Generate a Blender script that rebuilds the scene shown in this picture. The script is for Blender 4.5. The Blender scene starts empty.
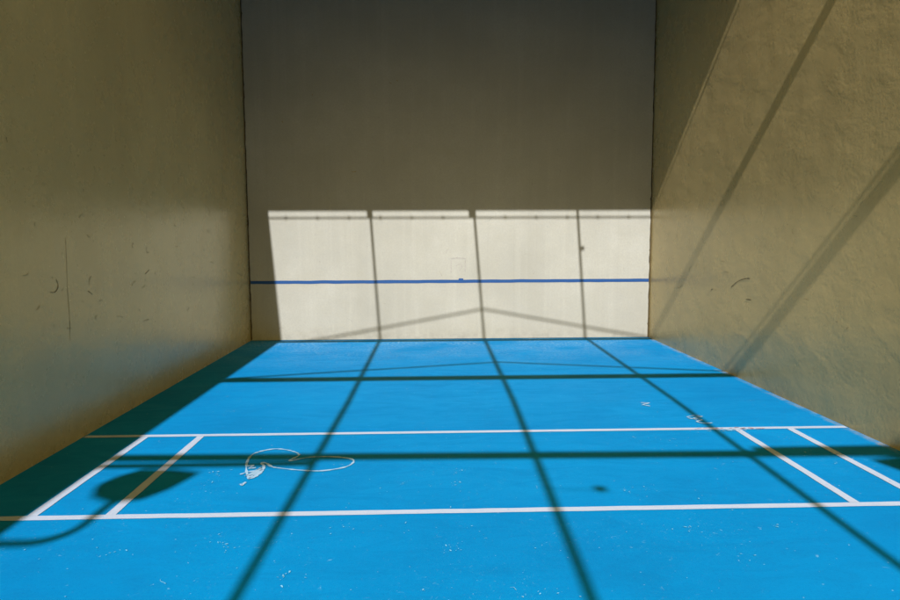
import bpy, bmesh, math, random
from mathutils import Vector, Matrix, noise
random.seed(7)
sc = bpy.context.scene
col = sc.collection
W = 6.10            # court width
H = 6.20            # height of the side walls
BACK = -15.0        # rear end of the side walls
TAN = 0.84          # tangent of the sun's elevation
LEAN = 0.075        # sideways drift of the sunlight per metre of drop

# ------------------------------------------------------------------ helpers
def tag(o, label=None, cat=None, group=None, kind=None):
    if label: o['label'] = label
    if cat: o['category'] = cat
    if group: o['group'] = group
    if kind: o['kind'] = kind
    return o

def link_bm(name, bm, mat, parent=None, loc=(0, 0, 0), smooth=False):
    """bm is in world coordinates; the origin goes to loc"""
    off = Vector(loc)
    base = off
    if parent is not None:
        base = parent['_w'] if '_w' in parent else parent.location
        base = Vector(base)
        off = base
    bmesh.ops.translate(bm, verts=bm.verts, vec=-off)
    bmesh.ops.recalc_face_normals(bm, faces=bm.faces)
    me = bpy.data.meshes.new(name)
    bm.to_mesh(me); bm.free()
    if smooth:
        for p in me.polygons: p.use_smooth = True
    me.materials.append(mat)
    o = bpy.data.objects.new(name, me)
    col.objects.link(o)
    if parent is None:
        o.location = off
    else:
        o.parent = parent
    return o

def empty(name, loc):
    o = bpy.data.objects.new(name, None)
    o.location = loc; o.empty_display_size = .2
    col.objects.link(o)
    return o

def box(bm, x0, x1, y0, y1, z0, z1, bevel=0.0):
    vs = [bm.verts.new((x, y, z)) for x in (x0, x1) for y in (y0, y1) for z in (z0, z1)]
    idx = [(0, 1, 3, 2), (4, 6, 7, 5), (0, 4, 5, 1), (2, 3, 7, 6), (0, 2, 6, 4), (1, 5, 7, 3)]
    fs = [bm.faces.new([vs[i] for i in f]) for f in idx]
    if bevel:
        es = list({e for f in fs for e in f.edges})
        bmesh.ops.bevel(bm, geom=es, offset=bevel, segments=2, affect='EDGES')

def tube(bm, pts, r, n=14, cap=True):
    pts = [Vector(p) for p in pts]
    rings = []
    ref = Vector((0, 0, 1))
    for i, p in enumerate(pts):
        a = pts[max(i - 1, 0)]; b = pts[min(i + 1, len(pts) - 1)]
        t = (b - a).normalized()
        rf = ref if abs(t.dot(ref)) < .95 else Vector((0, 1, 0))
        u = t.cross(rf).normalized(); v = u.cross(t)
        rings.append([bm.verts.new(p + (u * math.cos(k * 2 * math.pi / n) + v * math.sin(k * 2 * math.pi / n)) * r) for k in range(n)])
    for A, B in zip(rings, rings[1:]):
        for k in range(n):
            bm.faces.new((A[k], A[(k + 1) % n], B[(k + 1) % n], B[k]))
    if cap:
        bm.faces.new(rings[0]); bm.faces.new(rings[-1])

def beam(bm, a, b, w, h):
    """rectangular bar from a to b; w = horizontal width, h = height"""
    a = Vector(a); b = Vector(b)
    t = (b - a).normalized()
    u = t.cross(Vector((0, 0, 1))).normalized(); v = u.cross(t)
    q = [[bm.verts.new(p + u * (sx * w / 2) + v * (sz * h / 2)) for sx, sz in ((-1, -1), (1, -1), (1, 1), (-1, 1))] for p in (a, b)]
    for k in range(4):
        bm.faces.new((q[0][k], q[0][(k + 1) % 4], q[1][(k + 1) % 4], q[1][k]))
    bm.faces.new(q[0]); bm.faces.new(q[1])

def arc(cx, cz, r, a0, a1, n):
    return [(cx + r * math.cos(math.radians(a0 + (a1 - a0) * i / n)), cz + r * math.sin(math.radians(a0 + (a1 - a0) * i / n))) for i in range(n + 1)]

# ------------------------------------------------------------------ materials
class NT:
    def __init__(s, name):
        s.m = bpy.data.materials.new(name); s.m.use_nodes = True
        s.t = s.m.node_tree; s.b = s.t.nodes['Principled BSDF']
        s.tc = s.t.nodes.new('ShaderNodeTexCoord')
        s.co = s.tc.outputs['Object']
    def n(s, typ, **kw):
        o = s.t.nodes.new(typ)
        for k, v in kw.items():
            if k.startswith('i_'):
                o.inputs[k[2:].replace('_', ' ')].default_value = v
            else: setattr(o, k, v)
        return o
    def l(s, a, b): s.t.links.new(a, b)
    def mapped(s, scale=(1, 1, 1), loc=(0, 0, 0), rot=(0, 0, 0)):
        mp = s.n('ShaderNodeMapping'); mp.inputs['Scale'].default_value = scale
        mp.inputs['Location'].default_value = loc; mp.inputs['Rotation'].default_value = rot
        s.l(s.co, mp.inputs['Vector']); return mp.outputs['Vector']
    def noise(s, scale, detail=4, rough=.55, vec=None, dist=0.0):
        x = s.n('ShaderNodeTexNoise'); x.inputs['Scale'].default_value = scale
        x.inputs['Detail'].default_value = detail; x.inputs['Roughness'].default_value = rough
        x.inputs['Distortion'].default_value = dist
        s.l(vec or s.co, x.inputs['Vector']); return x.outputs['Fac']
    def ramp(s, fac, p0, p1, c0=0., c1=1.):
        x = s.n('ShaderNodeMapRange'); x.inputs['From Min'].default_value = p0; x.inputs['From Max'].default_value = p1
        x.inputs['To Min'].default_value = c0; x.inputs['To Max'].default_value = c1
        s.l(fac, x.inputs['Value']); return x.outputs['Result']
    def math(s, op, a, b):
        x = s.n('ShaderNodeMath', operation=op)
        for i, v in enumerate((a, b)):
            if isinstance(v, (int, float)): x.inputs[i].default_value = v
            else: s.l(v, x.inputs[i])
        return x.outputs[0]
    def mix(s, fac, a, b, mode='MIX'):
        x = s.n('ShaderNodeMix', data_type='RGBA', blend_type=mode)
        for i, v in ((0, fac), (6, a), (7, b)):
            if isinstance(v, (int, float)): x.inputs[i].default_value = v
            elif isinstance(v, tuple): x.inputs[i].default_value = (*v, 1) if len(v) == 3 else v
            else: s.l(v, x.inputs[i])
        return x.outputs[2]
    def bump(s, height, strength, dist, prev=None):
        x = s.n('ShaderNodeBump'); x.inputs['Strength'].default_value = strength; x.inputs['Distance'].default_value = dist
        s.l(height, x.inputs['Height'])
        if prev: s.l(prev, x.inputs['Normal'])
        return x.outputs['Normal']
    def sep(s):
        x = s.n('ShaderNodeSeparateXYZ'); s.l(s.co, x.inputs[0]); return x.outputs
    def fin(s, colr, rough, nrm=None, spec=.3):
        for v, k in ((colr, 'Base Color'), (rough, 'Roughness'), (nrm, 'Normal')):
            if v is None: continue
            if isinstance(v, tuple): s.b.inputs[k].default_value = (*v, 1)
            elif isinstance(v, (int, float)): s.b.inputs[k].default_value = v
            else: s.l(v, s.b.inputs[k])
        s.b.inputs['Specular IOR Level'].default_value = spec
        return s.m

def wall_mat(name, base, seed, plaster, trowel, streak, gloss=.25, spec=1.0, ior=1.55):
    k = NT(name)
    big = k.noise(.55, 4, .55, k.mapped((1, 1, 1), (seed, seed * .7, 3)))
    mid = k.noise(3.2, 5, .6, k.mapped((1, 1, 1), (seed * 2, 1, 7)))
    roll = k.noise(1.0, 4, .6, k.mapped((7, 7, .35), (seed, 0, 0)))       # roller runs, up and down
    fine = k.noise(38, 4, .7)
    d = tuple(c * .80 for c in base); li = tuple(min(c * 1.12, .95) for c in base)
    c = k.mix(k.ramp(big, .3, .7), d, li)
    c = k.mix(k.math('MULTIPLY', k.ramp(mid, .35, .7), .35), c, tuple(x * y for x, y in zip(base, (.86, .84, .78))))
    c = k.mix(k.math('MULTIPLY', k.ramp(roll, .5, .72), streak), c, tuple(min(x * 1.22, .95) for x in base))
    blot = k.ramp(k.noise(11, 5, .7, k.mapped((1, 1, 1), (2, seed, 4))), .35, .68)
    c = k.mix(k.math('MULTIPLY', blot, .16), c, tuple(x * .72 for x in base))
    run = k.ramp(k.noise(1.0, 5, .7, k.mapped((13, 13, .22), (seed + 4, 1, 0))), .57, .74)
    c = k.mix(k.math('MULTIPLY', run, .22), c, tuple(x * .66 for x in base))
    ball = k.ramp(k.noise(5.5, 2, .45, k.mapped((1, 1, 1), (seed, 14, 3))), .70, .76)
    c = k.mix(k.math('MULTIPLY', ball, .14), c, tuple(x * .55 for x in base))
    # thin grime near the foot of the wall and small rubbed marks
    z = k.sep()[2]
    foot = k.math('MULTIPLY', k.ramp(z, 0.0, .22, 1, 0), k.ramp(k.noise(9, 5, .7), .42, .66))
    c = k.mix(k.math('MULTIPLY', foot, .55), c, tuple(x * .55 for x in base))
    spk = k.ramp(k.noise(23, 2, .5, k.mapped((1, 1, 1), (3, seed, 9))), .735, .78)
    c = k.mix(k.math('MULTIPLY', spk, .45), c, tuple(x * .5 for x in base))
    c = k.mix(k.ramp(fine, .35, .65, 0, .34), c, tuple(x * .7 for x in base))
    # plaster relief: soft hollows, trowel sweeps, sand
    sweep = k.noise(3.0, 3, .45, k.mapped((1, 1.0, 1.5), (seed, 5, 2), (.5, .2, .3)), .35)
    w1 = k.bump(k.noise(1.1, 2, .5, k.mapped((1, 1, 1), (9, seed, 1))), 1.0, plaster)
    w2 = k.bump(sweep, 1.0, trowel, w1)
    w3 = k.bump(k.noise(28, 4, .65), 1.0, .0011, w2)
    k.b.inputs['Specular Tint'].default_value = (1, .80, .30, 1); k.b.inputs['IOR'].default_value = ior
    return k.fin(c, k.ramp(mid, .3, .7, gloss, gloss + .04), w3, spec)

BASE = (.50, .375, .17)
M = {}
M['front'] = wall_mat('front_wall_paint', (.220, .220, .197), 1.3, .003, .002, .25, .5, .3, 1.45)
M['left'] = wall_mat('left_wall_paint', BASE, 4.1, .006, .003, .22)
M['right'] = wall_mat('right_wall_paint', BASE, 7.7, .007, .0042, .18)

def floor_mat():
    k = NT('blue_court_coating')
    x, y, z = k.sep()
    a = (.002, .285, .62)
    big = k.noise(.7, 4, .6)
    c = k.mix(k.ramp(big, .3, .72), (0.000207, 0.1027, 0.2553), (0.0003104, 0.1263, 0.2987))
    swirl = k.noise(2.0, 6, .65, k.mapped((1, 2.6, 1)), 1.2)
    c = k.mix(k.ramp(swirl, .45, .75, 0, .5), c, (0.0004139, 0.08533, 0.2173))
    # grains of the sanded coating
    fine = k.noise(75, 4, .75)
    c = k.mix(k.ramp(fine, .50, .68, 0, .35), c, (0.001035, 0.1293, 0.2845))
    dk = k.ramp(k.noise(60, 4, .75, k.mapped((1, 1, 1), (9, 9, 0))), .52, .70)
    c = k.mix(k.math('MULTIPLY', dk, .35), c, (.0004, .07, .19))
    # thin rubbed spots
    sp = k.ramp(k.noise(16, 3, .62, k.mapped((1, 1, 1), (4, 4, 0)), .5), .705, .75)
    c = k.mix(k.math('MULTIPLY', sp, .3), c, (0.1552, 0.2845, 0.3725))
    sp2 = k.ramp(k.noise(46, 2, .5, k.mapped((1, 1, 1), (1, 8, 0))), .73, .78)
    c = k.mix(k.math('MULTIPLY', sp2, .6), c, (0.2173, 0.3208, 0.3932))
    # chalky wear in front of the front wall and along the right wall
    near = k.ramp(y, -2.3, -.4, 0, 1)
    wear = k.ramp(k.noise(26, 6, .78), .47, .66)
    wear = k.math('MULTIPLY', wear, k.math('MULTIPLY', near, k.ramp(k.noise(1.3, 3, .6), .38, .6)))
    c = k.mix(k.math('MULTIPLY', wear, .8), c, (0.1552, 0.2587, 0.3518))
    # faint pale scratches all over, in patches
    scr = k.ramp(k.noise(34, 5, .75, k.mapped((1, 1, 1), (7, 2, 0)), 1.2), .615, .70)
    scr = k.math('MULTIPLY', scr, k.ramp(k.noise(1.1, 4, .65, k.mapped((1, 1, 1), (2, 6, 0))), .46, .62))
    c = k.mix(k.math('MULTIPLY', scr, .7), c, (0.08275, 0.2173, 0.3311))
    dirt = k.ramp(k.noise(.9, 5, .7, k.mapped((1, 1, 1), (12, 3, 0))), .52, .75)
    c = k.mix(k.math('MULTIPLY', dirt, .22), c, (0.001035, 0.05173, 0.1449))
    edge = k.ramp(k.math('ADD', x, k.math('MULTIPLY', k.noise(14, 5, .7), .10)), W - .045 + .02, W - .01 + .035)
    edge = k.math('MULTIPLY', edge, k.ramp(k.noise(3.5, 5, .7, k.mapped((1, 1, 1), (5, 0, 0))), .42, .62))
    c = k.mix(k.math('MULTIPLY', edge, .8), c, (.14, .15, .155))
    h = k.bump(k.noise(160, 3, .7), .6, .0015)
    h = k.bump(k.noise(1.4, 3, .5), 1.0, .004, h)
    return k.fin(c, k.ramp(swirl, .3, .7, .6, .78), h, .05)
M['floor'] = floor_mat()

def plain(name, c, rough=.6, spec=.4, metal=0., var=.15, scale=12, bump=.0008):
    k = NT(name)
    n1 = k.noise(scale, 5, .6)
    cc = k.mix(k.ramp(n1, .3, .7), tuple(v * (1 - var) for v in c), tuple(min(v * (1 + var), .95) for v in c))
    k.b.inputs['Metallic'].default_value = metal
    return k.fin(cc, k.ramp(n1, .3, .7, rough - .08, rough + .08), k.bump(k.noise(scale * 5, 3, .6), 1.0, bump), spec)

def paint_line(name, c, worn, under):
    k = NT(name)
    w = k.ramp(k.noise(48, 6, .8), .56, .68)
    w2 = k.ramp(k.noise(6, 5, .65), .35, .7)
    cc = k.mix(k.ramp(w2, 0, 1, 0, .25), c, tuple(v * .78 for v in c))
    cc = k.mix(k.math('MULTIPLY', w, worn), cc, under)
    return k.fin(cc, .6, k.bump(k.noise(160, 3, .7), .5, .001), .25)
M['white_line'] = paint_line('white_line_paint', (.232, .272, .350), .6, (0.1035, 0.2173, 0.3415))
M['blue_line'] = paint_line('blue_line_paint', (.002, .032, .115), .35, (0.03621, 0.0776, 0.2173))
M['chalk'] = paint_line('chalk', (.175, .27, .37), 1.0, (0.01035, 0.1242, 0.2587))
M['scuff_white'] = plain('scraped_coating', (.11, .26, .38), .8, .1, 0, .2, 40)
M['scuff_red'] = plain('reddish_primer', (0.2173, 0.1293, 0.1397), .8, .1, 0, .2, 40)
M['scuff_dark'] = plain('dark_scuff', (.20, .155, .075), .8, .1, 0, .3, 30)
M['crack'] = plain('hairline_crack', (.27, .21, .095), .9, .1, 0, .3, 30)
M['pencil'] = plain('faint_pencil', (.18, .17, .155), .9, .1, 0, .2, 30)
M['seal'] = plain('old_joint_sealant', (.04, .03, .015), .9, .1, 0, .4, 30)
M['steel'] = plain('galvanised_steel', (.30, .29, .26), .5, .5, .4)
M['roof'] = plain('roof_sheeting', (.10, .085, .06), .7, .3)
M['dark_metal'] = plain('dark_metal', (.05, .05, .05), .5, .4)
M['lens'] = plain('lamp_glass', (.55, .56, .56), .15, .5)
M['ground'] = plain('concrete_ground', (.24, .22, .18), .9, .2, 0, .2, 1.5, .004)

# ------------------------------------------------------------------ ground and court floor
bm = bmesh.new()
bmesh.ops.create_grid(bm, x_segments=8, y_segments=8, size=600)
bmesh.ops.translate(bm, verts=bm.verts, vec=(0, 0, -.06))
g = link_bm('ground', bm, M['ground']); g['kind'] = 'structure'

bm = bmesh.new(); box(bm, 0.0, W, BACK, -.004, -.05, 0)
floor = link_bm('court_floor', bm, M['floor']); floor['kind'] = 'structure'

YS, YN = -4.82, -6.33
LW = .056
BX, DX = .487, .920
def line(x0, x1, y0, y1, label):
    """a painted stripe with slightly uneven edges, 3 mm thick coat"""
    bm = bmesh.new()
    n = max(int(max(x1 - x0, y1 - y0) / .05), 2)
    A, B = [], []
    horiz = (x1 - x0) > (y1 - y0)
    for i in range(n + 1):
        t = i / n
        j1 = noise.noise((t * n * .35, x0 * 3.1, y0)) * .0035
        j2 = noise.noise((t * n * .35, x0 * 3.1 + 9, y0)) * .0035
        if horiz:
            x = x0 + (x1 - x0) * t
            A.append(bm.verts.new((x, y0 + j1, .003))); B.append(bm.verts.new((x, y1 + j2, .003)))
        else:
            y = y0 + (y1 - y0) * t
            A.append(bm.verts.new((x0 + j1, y, .003))); B.append(bm.verts.new((x1 + j2, y, .003)))
    for i in range(n):
        bm.faces.new((A[i], A[i + 1], B[i + 1], B[i]))
    o = link_bm('white_line', bm, M['white_line'], floor)
    o['label'] = label
    return o
line(.012, W - .012, YS - LW / 2, YS + LW / 2, 'long white line across the blue floor, farther one')
line(.012, W - .012, YN - LW / 2, YN + LW / 2, 'long white line across the blue floor, nearer one')
e = LW / 2 + .001
for xc, lb in ((BX, 'short white line running beside the left wall'), (DX, 'second short white line from the left wall'),
               (W - DX, 'second short white line from the right wall'), (W - BX, 'short white line running beside the right wall')):
    line(xc - LW / 2, xc + LW / 2, YN + e, YS - e, lb)

# ------------------------------------------------------------------ camera (needed here to read positions of flat floor marks)
F_PX = 651.41
CAM = Vector((2.7192, -9.8825, 1.5407))
yaw, pitch, roll = .0311, -.0949, -.0039
cy, sy, cp, sp = math.cos(yaw), math.sin(yaw), math.cos(pitch), math.sin(pitch)
fwd = Vector((sy * cp, cy * cp, sp)); rt = Vector((cy, -sy, 0)); up = rt.cross(fwd)
rt, up = math.cos(roll) * rt + math.sin(roll) * up, -math.sin(roll) * rt + math.cos(roll) * up
def survey(px, py, axis, val):
    """world position on a plane (floor / wall) of a mark measured in the photograph"""
    d = (px - 450) / F_PX * rt - (py - 300) / F_PX * up + fwd
    return CAM + d * ((val - CAM[axis]) / d[axis])

def stroke(bm, pts, w, z=None, axis=2, jitter=.55):
    """flat ribbon through 3D points lying in a plane normal to axis"""
    P = [Vector(p) for p in pts]
    # Catmull-Rom resample
    Q = []
    for i in range(len(P) - 1):
        p0 = P[max(i - 1, 0)]; p1 = P[i]; p2 = P[i + 1]; p3 = P[min(i + 2, len(P) - 1)]
        for s in range(5):
            t = s / 5
            Q.append(.5 * ((2 * p1) + (p2 - p0) * t + (2 * p0 - 5 * p1 + 4 * p2 - p3) * t * t + (3 * p1 - 3 * p2 + p3 - p0) * t ** 3))
    Q.append(P[-1])
    nrm = Vector((0, 0, 0)); nrm[axis] = 1
    A, B = [], []
    for i, q in enumerate(Q):
        t = Q[min(i + 1, len(Q) - 1)] - Q[max(i - 1, 0)]
        if t.length < 1e-6: t = Vector((1, 0, 0)) if axis != 0 else Vector((0, 1, 0))
        s = t.normalized().cross(nrm)
        ww = w * (1 + random.uniform(-jitter, jitter)) / 2
        A.append(bm.verts.new(q + s * ww)); B.append(bm.verts.new(q - s * ww))
    for i in range(len(Q) - 1):
        bm.faces.new((A[i], A[i + 1], B[i + 1], B[i]))

# chalk drawing on the floor
def chalk(name, paths, label, ox, oy, s, w):
    bm = bmesh.new(); zz = .0045
    for k, pth in enumerate(paths):
        pts = []
        for (u, v) in pth:
            p = survey(ox + u / s, oy + v / s, 2, 0); p.z = zz + k * .0001
            pts.append(p)
        stroke(bm, pts, w)
    o = link_bm(name, bm, M['chalk'], floor); o['label'] = label
chalk('chalk_drawing', [
    [(445, 165), (430, 150), (370, 132), (290, 125), (200, 140), (140, 165), (110, 210), (105, 260), (115, 300), (128, 315), (170, 300), (210, 265), (217, 235), (203, 216), (235, 218), (270, 240), (330, 250), (450, 262), (570, 267), (680, 255), (760, 235), (795, 208), (780, 190), (720, 180), (640, 175)],
    [(640, 175), (540, 177), (470, 185), (383, 203), (400, 190), (437, 172), (445, 160)],
    [(65, 290), (110, 275), (160, 265), (205, 245), (180, 262), (120, 290), (100, 300), (150, 285), (210, 258), (190, 275), (130, 305), (120, 318), (160, 300), (196, 280)],
    [(112, 236), (150, 232), (126, 250), (166, 246)],
    [(66, 352), (78, 360), (92, 345), (104, 340)]],
    'loop of pale chalk scrawled near the left end of the floor', 230, 430, 6.43, .016)
chalk('chalk_scribble', [
    [(300, 112), (350, 103), (400, 108), (345, 120), (398, 130), (365, 141), (410, 152), (465, 150)],
    [(308, 118), (340, 124), (365, 128)],
    [(5, 20), (60, 22), (20, 32), (66, 42)]],
    'short pale chalk scribble by the farther long line', 640, 400, 6.43, .015)

# scraped chips in the coating
bm = bmesh.new(); bmr = bmesh.new()
Z3 = [(515, 182), (487, 322), (470, 342), (235, 500), (70, 462), (505, 478), (630, 555)]
Z4 = [(68, 182), (15, 340), (42, 322), (65, 480), (320, 440), (345, 440), (225, 487), (190, 555), (460, 445), (445, 340), (575, 312), (575, 335), (560, 485), (495, 580), (520, 350), (450, 45), (350, 45), (330, 40), (620, 140), (460, 95)]
Z5 = [(25, 315), (15, 345), (5, 490), (70, 460), (65, 138), (180, 82), (290, 157), (375, 132), (435, 165), (400, 358), (320, 70), (530, 445), (180, 595), (350, 50), (430, 250), (300, 25)]
Z6 = [(35, 165), (150, 200), (205, 225), (190, 222), (40, 240), (340, 240), (370, 265), (390, 270), (255, 370), (330, 435), (130, 440), (260, 505), (30, 350), (95, 150), (175, 60), (60, 30), (85, 45), (20, 240)]
spots = [(u / 2.223, 330 + v / 2.223) for u, v in Z3] + [(200 + u / 2.223, 330 + v / 2.223) for u, v in Z4] + \
        [(450 + u / 2.222, 330 + v / 2.222) for u, v in Z5] + [(630 + u / 2.222, 330 + v / 2.222) for u, v in Z6]
def chip(b, p, r, el, ang, z):
    n = random.randint(5, 8); vs = []
    for i in range(n):
        a = 2 * math.pi * i / n
        rr = r * random.uniform(.35, 1.15)
        x = math.cos(a) * rr * el; y = math.sin(a) * rr
        vs.append(b.verts.new((p.x + x * math.cos(ang) - y * math.sin(ang), p.y + x * math.sin(ang) + y * math.cos(ang), z)))
    b.faces.new(vs)
for i, (u, v) in enumerate(spots):
    c0 = survey(u, v, 2, 0)
    k = random.randint(3, 10); ang = random.uniform(0, math.pi)
    for j in range(k):
        d = random.gauss(0, random.choice((.04, .08))); q = c0 + Vector((math.cos(ang) * d + random.gauss(0, .02), math.sin(ang) * d + random.gauss(0, .02), 0))
        if not (.03 < q.x < W - .03 and q.y < -.05): continue
        chip(bm, q, random.choice((.0012, .0018, .0022, .003, .0048)) * random.uniform(.7, 1.2), random.uniform(1, 3.6), ang + random.gauss(0, .6), .0052)
for i in range(300):                                   # single specks
    q = Vector((random.uniform(.1, W - .05), -.1 - 7.6 * random.random() ** .9, 0))
    chip(bm, q, random.uniform(.001, .0045), random.uniform(1, 2.5), random.uniform(0, 3.14), .0054)
for i in range(26):
    q = Vector((random.uniform(.2, W - .2), -.6 - 7 * random.random() ** .8, .0053))
    a = random.uniform(0, math.pi); ln = random.uniform(.015, .06)
    pts = [q + Vector((math.cos(a + b) * ln * t, math.sin(a + b) * ln * t, 0)) for t, b in ((0, 0), (.33, random.uniform(-.3, .3)), (.66, random.uniform(-.4, .4)), (1, random.uniform(-.5, .5)))]
    stroke(bm, pts, random.uniform(.001, .003), jitter=.9)
c0 = survey(722, 431, 2, 0)
for i in range(26):
    chip(bm, c0 + Vector((random.gauss(0, .085), random.gauss(0, .012), 0)), random.uniform(.003, .009), random.uniform(1.5, 3.5), random.gauss(0, .25), .0056)
o = link_bm('scuff_marks', bm, M['scuff_white'], floor); tag(o, 'pale chips and scrapes in the blue coating', kind='stuff')
for (u, v, sxx) in ((718, 428.6, .10), (741, 429, .07)):
    c0 = survey(u, v, 2, 0)
    for i in range(12):
        chip(bmr, c0 + Vector((random.gauss(0, sxx), random.gauss(0, .008), 0)), random.uniform(.004, .010), random.uniform(1.5, 4), random.gauss(0, .2), .0060)
link_bm('reddish_scrape', bmr, M['scuff_red'], floor)['label'] = 'small reddish scrape on the farther long line'

# ------------------------------------------------------------------ walls
def ragged(x0, x1, z0, z1, y0, y1, amp, seed):
    """wall block whose two vertical front edges are slightly chipped"""
    b = bmesh.new(); n = 260
    L, R = [], []
    for i in range(n + 1):
        z = z0 + (z1 - z0) * i / n
        jl = noise.noise((z * 7, seed, 0)) * amp + max(0, noise.noise((z * 22, seed, 4)) - .25) * amp * 2
        jr = noise.noise((z * 7, seed + 5, 0)) * amp + max(0, noise.noise((z * 22, seed + 5, 4)) - .25) * amp * 2
        L.append((x0 + jl, z)); R.append((x1 - jr, z))
    for (A, B) in zip(range(n), range(1, n + 1)):
        q = [b.verts.new((L[A][0], y0, L[A][1])), b.verts.new((R[A][0], y0, R[A][1])), b.verts.new((R[B][0], y0, R[B][1])), b.verts.new((L[B][0], y0, L[B][1]))]
        b.faces.new(q)
        for pa, pb in ((L[A], L[B]), (R[A], R[B])):
            b.faces.new([b.verts.new((pa[0], y0, pa[1])), b.verts.new((pb[0], y0, pb[1])), b.verts.new((pb[0], y1, pb[1])), b.verts.new((pa[0], y1, pa[1]))])
    bmesh.ops.remove_doubles(b, verts=b.verts, dist=1e-5)
    return b
bm = ragged(.020, W - .020, .006, H + .5, 0, .05, .008, 2.0)
box(bm, -.3, W + .3, .05, .30, 0, H + .5)
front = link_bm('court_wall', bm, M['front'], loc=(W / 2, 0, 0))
tag(front, 'tall beige front wall, sunlit patch and blue line across it', 'wall', 'plastered walls enclosing the court')
front['_w'] = (W / 2, 0, 0)
for x in (.009, W - .009):
    bm = bmesh.new(); box(bm, x - .0085, x + .0085, .012, .049, .01, H)
    link_bm('joint_sealant', bm, M['seal'], front)

def side_wall(x0, x1, mat, lx, label):
    bm = bmesh.new()
    box(bm, x0, x1, BACK, .049, -.05, H)
    o = link_bm('court_wall', bm, mat, loc=(lx, -7.5, 0))
    o['_w'] = (lx, -7.5, 0)
    return tag(o, label, 'wall', 'plastered walls enclosing the court')
left = side_wall(-.25, 0, M['left'], 0, 'left-hand beige wall in shade, dark shadow strip along its foot')
right = side_wall(W, W + .25, M['right'], W, 'right-hand rough beige wall with slanting shadow streaks')

# blue line on the front wall
bm = bmesh.new(); n = 110; A = []; B = []
for i in range(n + 1):
    x = .022 + (W - .044) * i / n
    za = .885 + noise.noise((x * 3, 1, 1)) * .004; 
    A.append(bm.verts.new((x, -.003, za - .024 + noise.noise((x * 5, 7, 1)) * .004))); B.append(bm.verts.new((x, -.003, za + .024 + noise.noise((x * 5, 3, 1)) * .003)))
for i in range(n): bm.faces.new((A[i], A[i + 1], B[i + 1], B[i]))
q = survey(461, 279.5, 1, 0)
bm.faces.new([bm.verts.new((q.x + dx, -.0035, .900 + dz)) for dx, dz in ((-.045, 0), (.04, 0), (.032, .028), (-.03, .03))])
blue = link_bm('blue_line', bm, M['blue_line'], front); blue['label'] = 'narrow blue line painted across the front wall'

# faint square drawn above the line, marks on the plaster
def marks(name, parent, mat, axis, val, paths, w, label):
    if name == 'scuff_mark' and len(paths) > 1:
        for q in paths: marks(name, parent, mat, axis, val, [q], w, label)
        return
    bm = bmesh.new()
    for pth in paths:
        pts = []
        for u, v in pth:
            p = survey(u, v, axis, val); p[axis] = val + (-.002 if axis == 1 or val > 1 else .002); pts.append(p)
        stroke(bm, pts, w, axis=axis)
    o = link_bm(name, bm, mat, parent); o['label'] = label
    if name == 'rub_mark': o['kind'] = 'stuff'
marks('faint_drawing', front, M['pencil'], 1, 0, [[(451, 258.5), (458, 258), (465.5, 258.5)], [(465.5, 258.5), (465.2, 265), (465, 272)], [(451, 258.5), (451.3, 265), (451, 273)], [(456, 266), (460, 264), (462, 267), (459, 271)]], .008, 'faint pencilled square above the blue line')
marks('scuff_mark', front, M['scuff_dark'], 1, 0, [[(389.5, 82.5), (391.5, 83.5)], [(396.5, 80), (398, 81)], [(352, 172), (356, 171.5)], [(282, 121), (283, 123)], [(312, 94), (313, 95)]], .010, 'tiny dark speck on the front wall')
marks('scuff_mark', left, M['scuff_dark'], 0, 0, [[(56, 279), (58, 286), (55, 292), (50, 292)], [(88, 291), (92, 294)], [(145, 274), (149, 270)], [(83, 189), (84, 192)], [(236, 272), (242, 276)], [(239, 290), (243, 284)], [(6, 137), (7, 142)], [(89, 280), (91, 276)]], .006, 'small dark scuff on the left-hand wall')
marks('hairline_crack', left, M['crack'], 0, 0, [[(65.5, 238), (66.5, 262), (67.5, 290), (69.5, 318), (70, 340)]], .004, 'thin vertical crack in the left-hand wall')
marks('scuff_mark', right, M['scuff_dark'], 0, W, [[(731.5, 287), (737, 282), (744, 279), (750, 278.5)], [(746, 299.3), (751, 300)], [(711, 290), (713, 289)]], .010, 'thin dark scuff on the right-hand wall')

def random_scuffs(parent, mat, axis, val, n, u0, u1, v0, v1, label):
    rr = random.Random(int(val * 10) + n)
    paths = []
    for i in range(n):
        u = rr.uniform(u0, u1); v = v0 + (v1 - v0) * rr.random() ** .7
        a = rr.uniform(0, 6.28); ln = rr.choice((.8, 1.2, 1.8, 3.0))
        b = a + rr.uniform(-.9, .9)
        paths.append([(u, v), (u + math.cos(a) * ln, v + math.sin(a) * ln), (u + math.cos(a) * ln + math.cos(b) * ln, v + math.sin(a) * ln + math.sin(b) * ln)])
    marks('rub_mark', parent, mat, axis, val, paths, .005, label)
M['rub'] = plain('faint_rub', (.36, .285, .135), .8, .2, 0, .3, 30)
M['rub_front'] = plain('faint_rub_grey', (.165, .16, .135), .8, .2, 0, .3, 30)
for (par, mt, ax, vl, nn, a0, a1, b0, b1, lb) in (
        (left, M['rub'], 0, 0, 60, 20, 246, 170, 330, 'faint rub marks low on the left-hand wall'),
        (right, M['rub'], 0, W, 40, 662, 890, 60, 330, 'faint rub marks on the right-hand wall'),
        (front, M['rub_front'], 1, 0, 46, 256, 645, 60, 330, 'faint ball marks on the front wall')):
    random_scuffs(par, mt, ax, vl, nn, a0, a1, b0, b1, lb)

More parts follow.
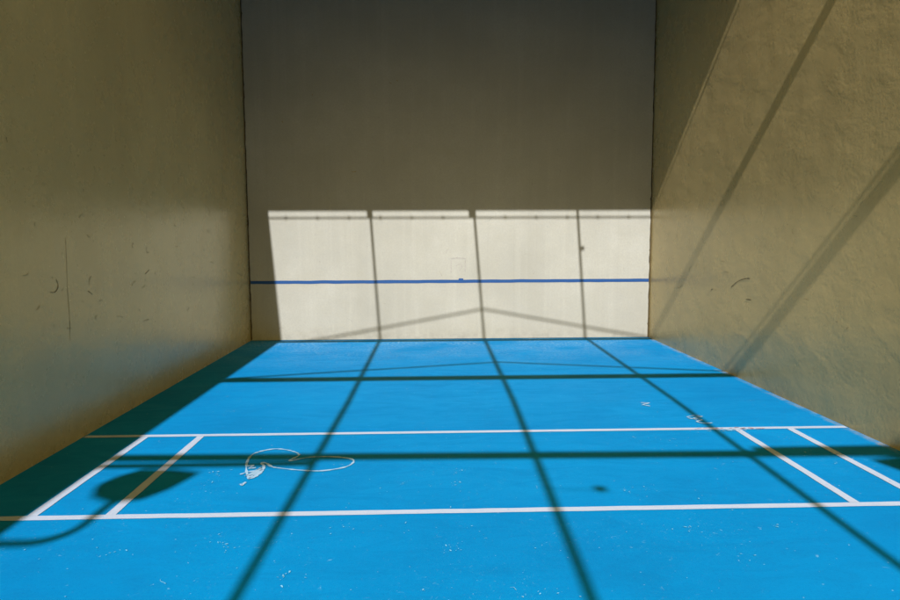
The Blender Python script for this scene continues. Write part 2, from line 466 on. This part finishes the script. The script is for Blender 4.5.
# ------------------------------------------------------------------ roof over the front half
YR = -5.065
roof = empty('canopy', (W / 2, YR / 2, H))
tag(roof, 'dark sheet canopy overhead, shading the upper front wall above the lit patch', 'canopy')
roof['_w'] = (W / 2, YR / 2, H)
bm = bmesh.new(); n = 122
prof = []
for i in range(n + 1):
    x = -.25 + (W + .5) * i / n
    prof.append((x, H + .03 + (.025 if (i // 2) % 2 else 0)))
for i in range(n):
    (xa, za), (xb, zb) = prof[i], prof[i + 1]
    bm.faces.new([bm.verts.new((xa, YR - .02, za)), bm.verts.new((xb, YR - .02, zb)), bm.verts.new((xb, -.002, zb)), bm.verts.new((xa, -.002, za))])
bmesh.ops.remove_doubles(bm, verts=bm.verts, dist=1e-5)
bmesh.ops.solidify(bm, geom=bm.faces[:], thickness=.004)
link_bm('roof_sheet', bm, M['roof'], roof)
bm = bmesh.new(); box(bm, .0, W, YR, YR + .06, H, H + .025)
link_bm('edge_board', bm, M['roof'], roof)
for yj in (-3.8, -2.55, -1.3, -.06):
    bm = bmesh.new(); box(bm, .003, W - .003, yj - .04, yj + .04, H - .09, H + .027)
    link_bm('joist', bm, M['steel'], roof)
bm = bmesh.new()
tube(bm, [(0.002, YR - .115, H - .003), (W - .002, YR - .115, H - .003)], .011)
link_bm('edge_pipe', bm, M['steel'], roof)
for i in range(13):
    x = .25 + i * .47
    bm = bmesh.new(); box(bm, x - .015, x + .015, YR - .135, YR - .095, H - .018, H + .012, .003)
    link_bm('pipe_clip', bm, M['dark_metal'], roof)
for x, w in ((1.505, .085), (3.045, .11)):
    bm = bmesh.new(); box(bm, x - w / 2, x + w / 2, YR - .10, YR - .002, H - .008, H + .02, .004)
    link_bm('gusset_plate', bm, M['steel'], roof)

# ------------------------------------------------------------------ open steel frame over the rear half
fr = empty('steel_frame', (W / 2, -10, H))
tag(fr, 'open steel frame overhead casting the grid of long shadows on the blue floor', 'frame')
fr['_w'] = (W / 2, -10, H)
for (y, s) in ((-7.52, .085), (-10.18, .10), (-12.78, .07), (BACK + .06, .09)):
    skew = .065 if y == -12.78 else 0                       # the rear beam sits slightly out of square
    bm = bmesh.new(); beam(bm, (.002, y + skew, H), (W - .002, y - skew, H), s, s)
    link_bm('cross_beam', bm, M['steel'], fr)
for (a, b, off) in ((.003, 1.46, -.10), (4.60, W - .003, .07)):            # doubled chord in the outer bays of the rear beam
    bm = bmesh.new(); beam(bm, (a, -12.78 + off, H), (b, -12.78 + off, H), .045, .045)
    link_bm('side_chord', bm, M['steel'], fr)
for (y, apex, end, r) in ((-7.60, 6.84, 6.29, .013), (-10.2, 6.97, 6.29, .019)):
    bm = bmesh.new()
    tube(bm, [(.01, y, end), (W / 2, y, apex), (W - .01, y, end)], r)
    link_bm('gable_rafter', bm, M['steel'], fr)
for (x0, xm, x1) in ((1.515, 1.49, 1.40), (3.075, 3.085, 2.93), (4.645, 4.645, 4.43)):
    bm = bmesh.new()
    tube(bm, [(x0, YR - .01, H), (xm, -7.52, H)], .019)
    link_bm('long_bar', bm, M['steel'], fr)
    bm = bmesh.new()
    tube(bm, [(xm, -7.53, H), ((xm * .52 + x1 * .48) + .03, -11.2, H), (x1, BACK + .1, H)], .027)
    link_bm('long_bar', bm, M['steel'], fr)
bm = bmesh.new(); box(bm, 4.665, 4.715, -5.765, -5.72, H - .02, H + .02, .006)
link_bm('bar_clamp', bm, M['dark_metal'], fr)
bm = bmesh.new(); box(bm, 3.255, 3.335, -13.45, -13.38, H - .018, H + .018, .01)  # unseen block added to cast the small dark spot on the floor
spot_obj = link_bm('spot_caster', bm, M['dark_metal'], fr)
bm = bmesh.new(); tube(bm, [(2.98, -13.415, H), (3.255, -13.415, H)], .003, 8)  # thin rod added only to hold the spot-casting block
link_bm('caster_stay', bm, M['steel'], fr)

# ------------------------------------------------------------------ floodlights on the wall tops
def floodlight(mirror, yc, label):
    s = -1 if mirror else 1
    X = (lambda x: W - x * 1.3) if mirror else (lambda x: x)
    root = empty('floodlight', (X(0), yc, H - .1)); root['_w'] = (X(0), yc, H - .1)
    tag(root, label, 'floodlight', 'floodlights on bent arms above the side walls')
    bm = bmesh.new()
    x0, x1 = sorted((X(.0015), X(.03)))
    box(bm, x0, x1, yc - .07, yc + .07, H - .16, H - .01, .006)
    link_bm('wall_plate', bm, M['dark_metal'], root)
    pts = [(X(.02), yc, 6.19)] + [(X(x), yc, z) for x, z in arc(.18, 6.37, .18, -90, 0, 8)] + [(X(.35), yc, 6.50), (X(.345), yc, 6.66)]
    bm = bmesh.new(); tube(bm, pts, .028)
    link_bm('arm', bm, M['dark_metal'], root, smooth=True)
    # housing: a shallow flared box, tilted
    out = [(.18, 6.73), (.11, 6.86), (.15, 6.98), (.25, 7.09), (.47, 7.08), (.66, 7.03), (.60, 6.83), (.50, 6.68), (.33, 6.65)]
    bm = bmesh.new(); rings = []
    for (yy, k) in ((-.07, .75), (-.015, 1.0), (.035, 1.0)):
        rings.append([bm.verts.new((X(.375 + (x - .375) * k), yc + yy, 6.845 + (z - 6.875) * k)) for x, z in out])
    for A, B in zip(rings, rings[1:]):
        for i in range(9): bm.faces.new((A[i], A[(i + 1) % 9], B[(i + 1) % 9], B[i]))
    bm.faces.new(rings[0]); bm.faces.new(rings[-1])
    hs = link_bm('housing', bm, M['dark_metal'], root); 
    bm = bmesh.new()
    a = [bm.verts.new((X(.375 + (x - .375) * .88), yc + .041, 6.845 + (z - 6.875) * .88)) for x, z in out]
    b = [bm.verts.new((X(.375 + (x - .375) * .88), yc + .036, 6.845 + (z - 6.875) * .88)) for x, z in out]
    for i in range(9): bm.faces.new((a[i], a[(i + 1) % 9], b[(i + 1) % 9], b[i]))
    bm.faces.new(a); bm.faces.new(b)
    link_bm('lens', bm, M['lens'], root)
floodlight(False, -14.0, 'floodlight on a bent arm whose whole shadow lies on the floor at left')
floodlight(True, -13.95, 'floodlight at right whose shadow tip meets the right-hand edge of the floor')

for o in (front, left, right, roof):
    o['kind'] = 'thing'
for o in bpy.data.objects:
    if '_w' in o: del o['_w']

# ------------------------------------------------------------------ light
sun_dir = Vector((LEAN, 1 / TAN, -1)).normalized()
sd = bpy.data.lights.new('sun', 'SUN'); sd.energy = 4.9; sd.angle = math.radians(.4); sd.color = (1.0, .99, 1.0)
so = bpy.data.objects.new('sun', sd); col.objects.link(so)
so.rotation_euler = sun_dir.to_track_quat('-Z', 'Y').to_euler(); so.location = (-2, -25, 22)
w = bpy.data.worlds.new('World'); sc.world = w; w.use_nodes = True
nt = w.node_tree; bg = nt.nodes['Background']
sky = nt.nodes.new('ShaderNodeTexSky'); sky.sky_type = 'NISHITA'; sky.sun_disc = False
sky.sun_elevation = math.atan(TAN)
sky.sun_rotation = math.atan2(-sun_dir.x, -sun_dir.y)
sky.dust_density = 8.0; sky.ozone_density = 0.3; sky.air_density = 1.0
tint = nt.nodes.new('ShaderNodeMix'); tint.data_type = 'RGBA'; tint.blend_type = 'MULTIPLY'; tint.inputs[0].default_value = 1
tint.inputs[7].default_value = (1.0, .86, .30, 1)           # warm tint added to the sky to turn the shaded walls olive
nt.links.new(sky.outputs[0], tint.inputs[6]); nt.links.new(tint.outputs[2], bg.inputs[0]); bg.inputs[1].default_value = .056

cd = bpy.data.cameras.new('camera'); co = bpy.data.objects.new('camera', cd); col.objects.link(co)
m = Matrix.Identity(4)
for i in range(3): m[i][0] = rt[i]; m[i][1] = up[i]; m[i][2] = -fwd[i]; m[i][3] = CAM[i]
co.matrix_world = m
cd.sensor_fit = 'HORIZONTAL'; cd.sensor_width = 36; cd.lens = F_PX / 900 * 36; cd.clip_end = 2000; cd.clip_start = .05
sc.camera = co
sc.view_settings.view_transform = 'Standard'; sc.view_settings.look = 'None'
sc.view_settings.exposure = 1.2; sc.view_settings.gamma = 1
sc.cycles.max_bounces = 12; sc.cycles.diffuse_bounces = 6
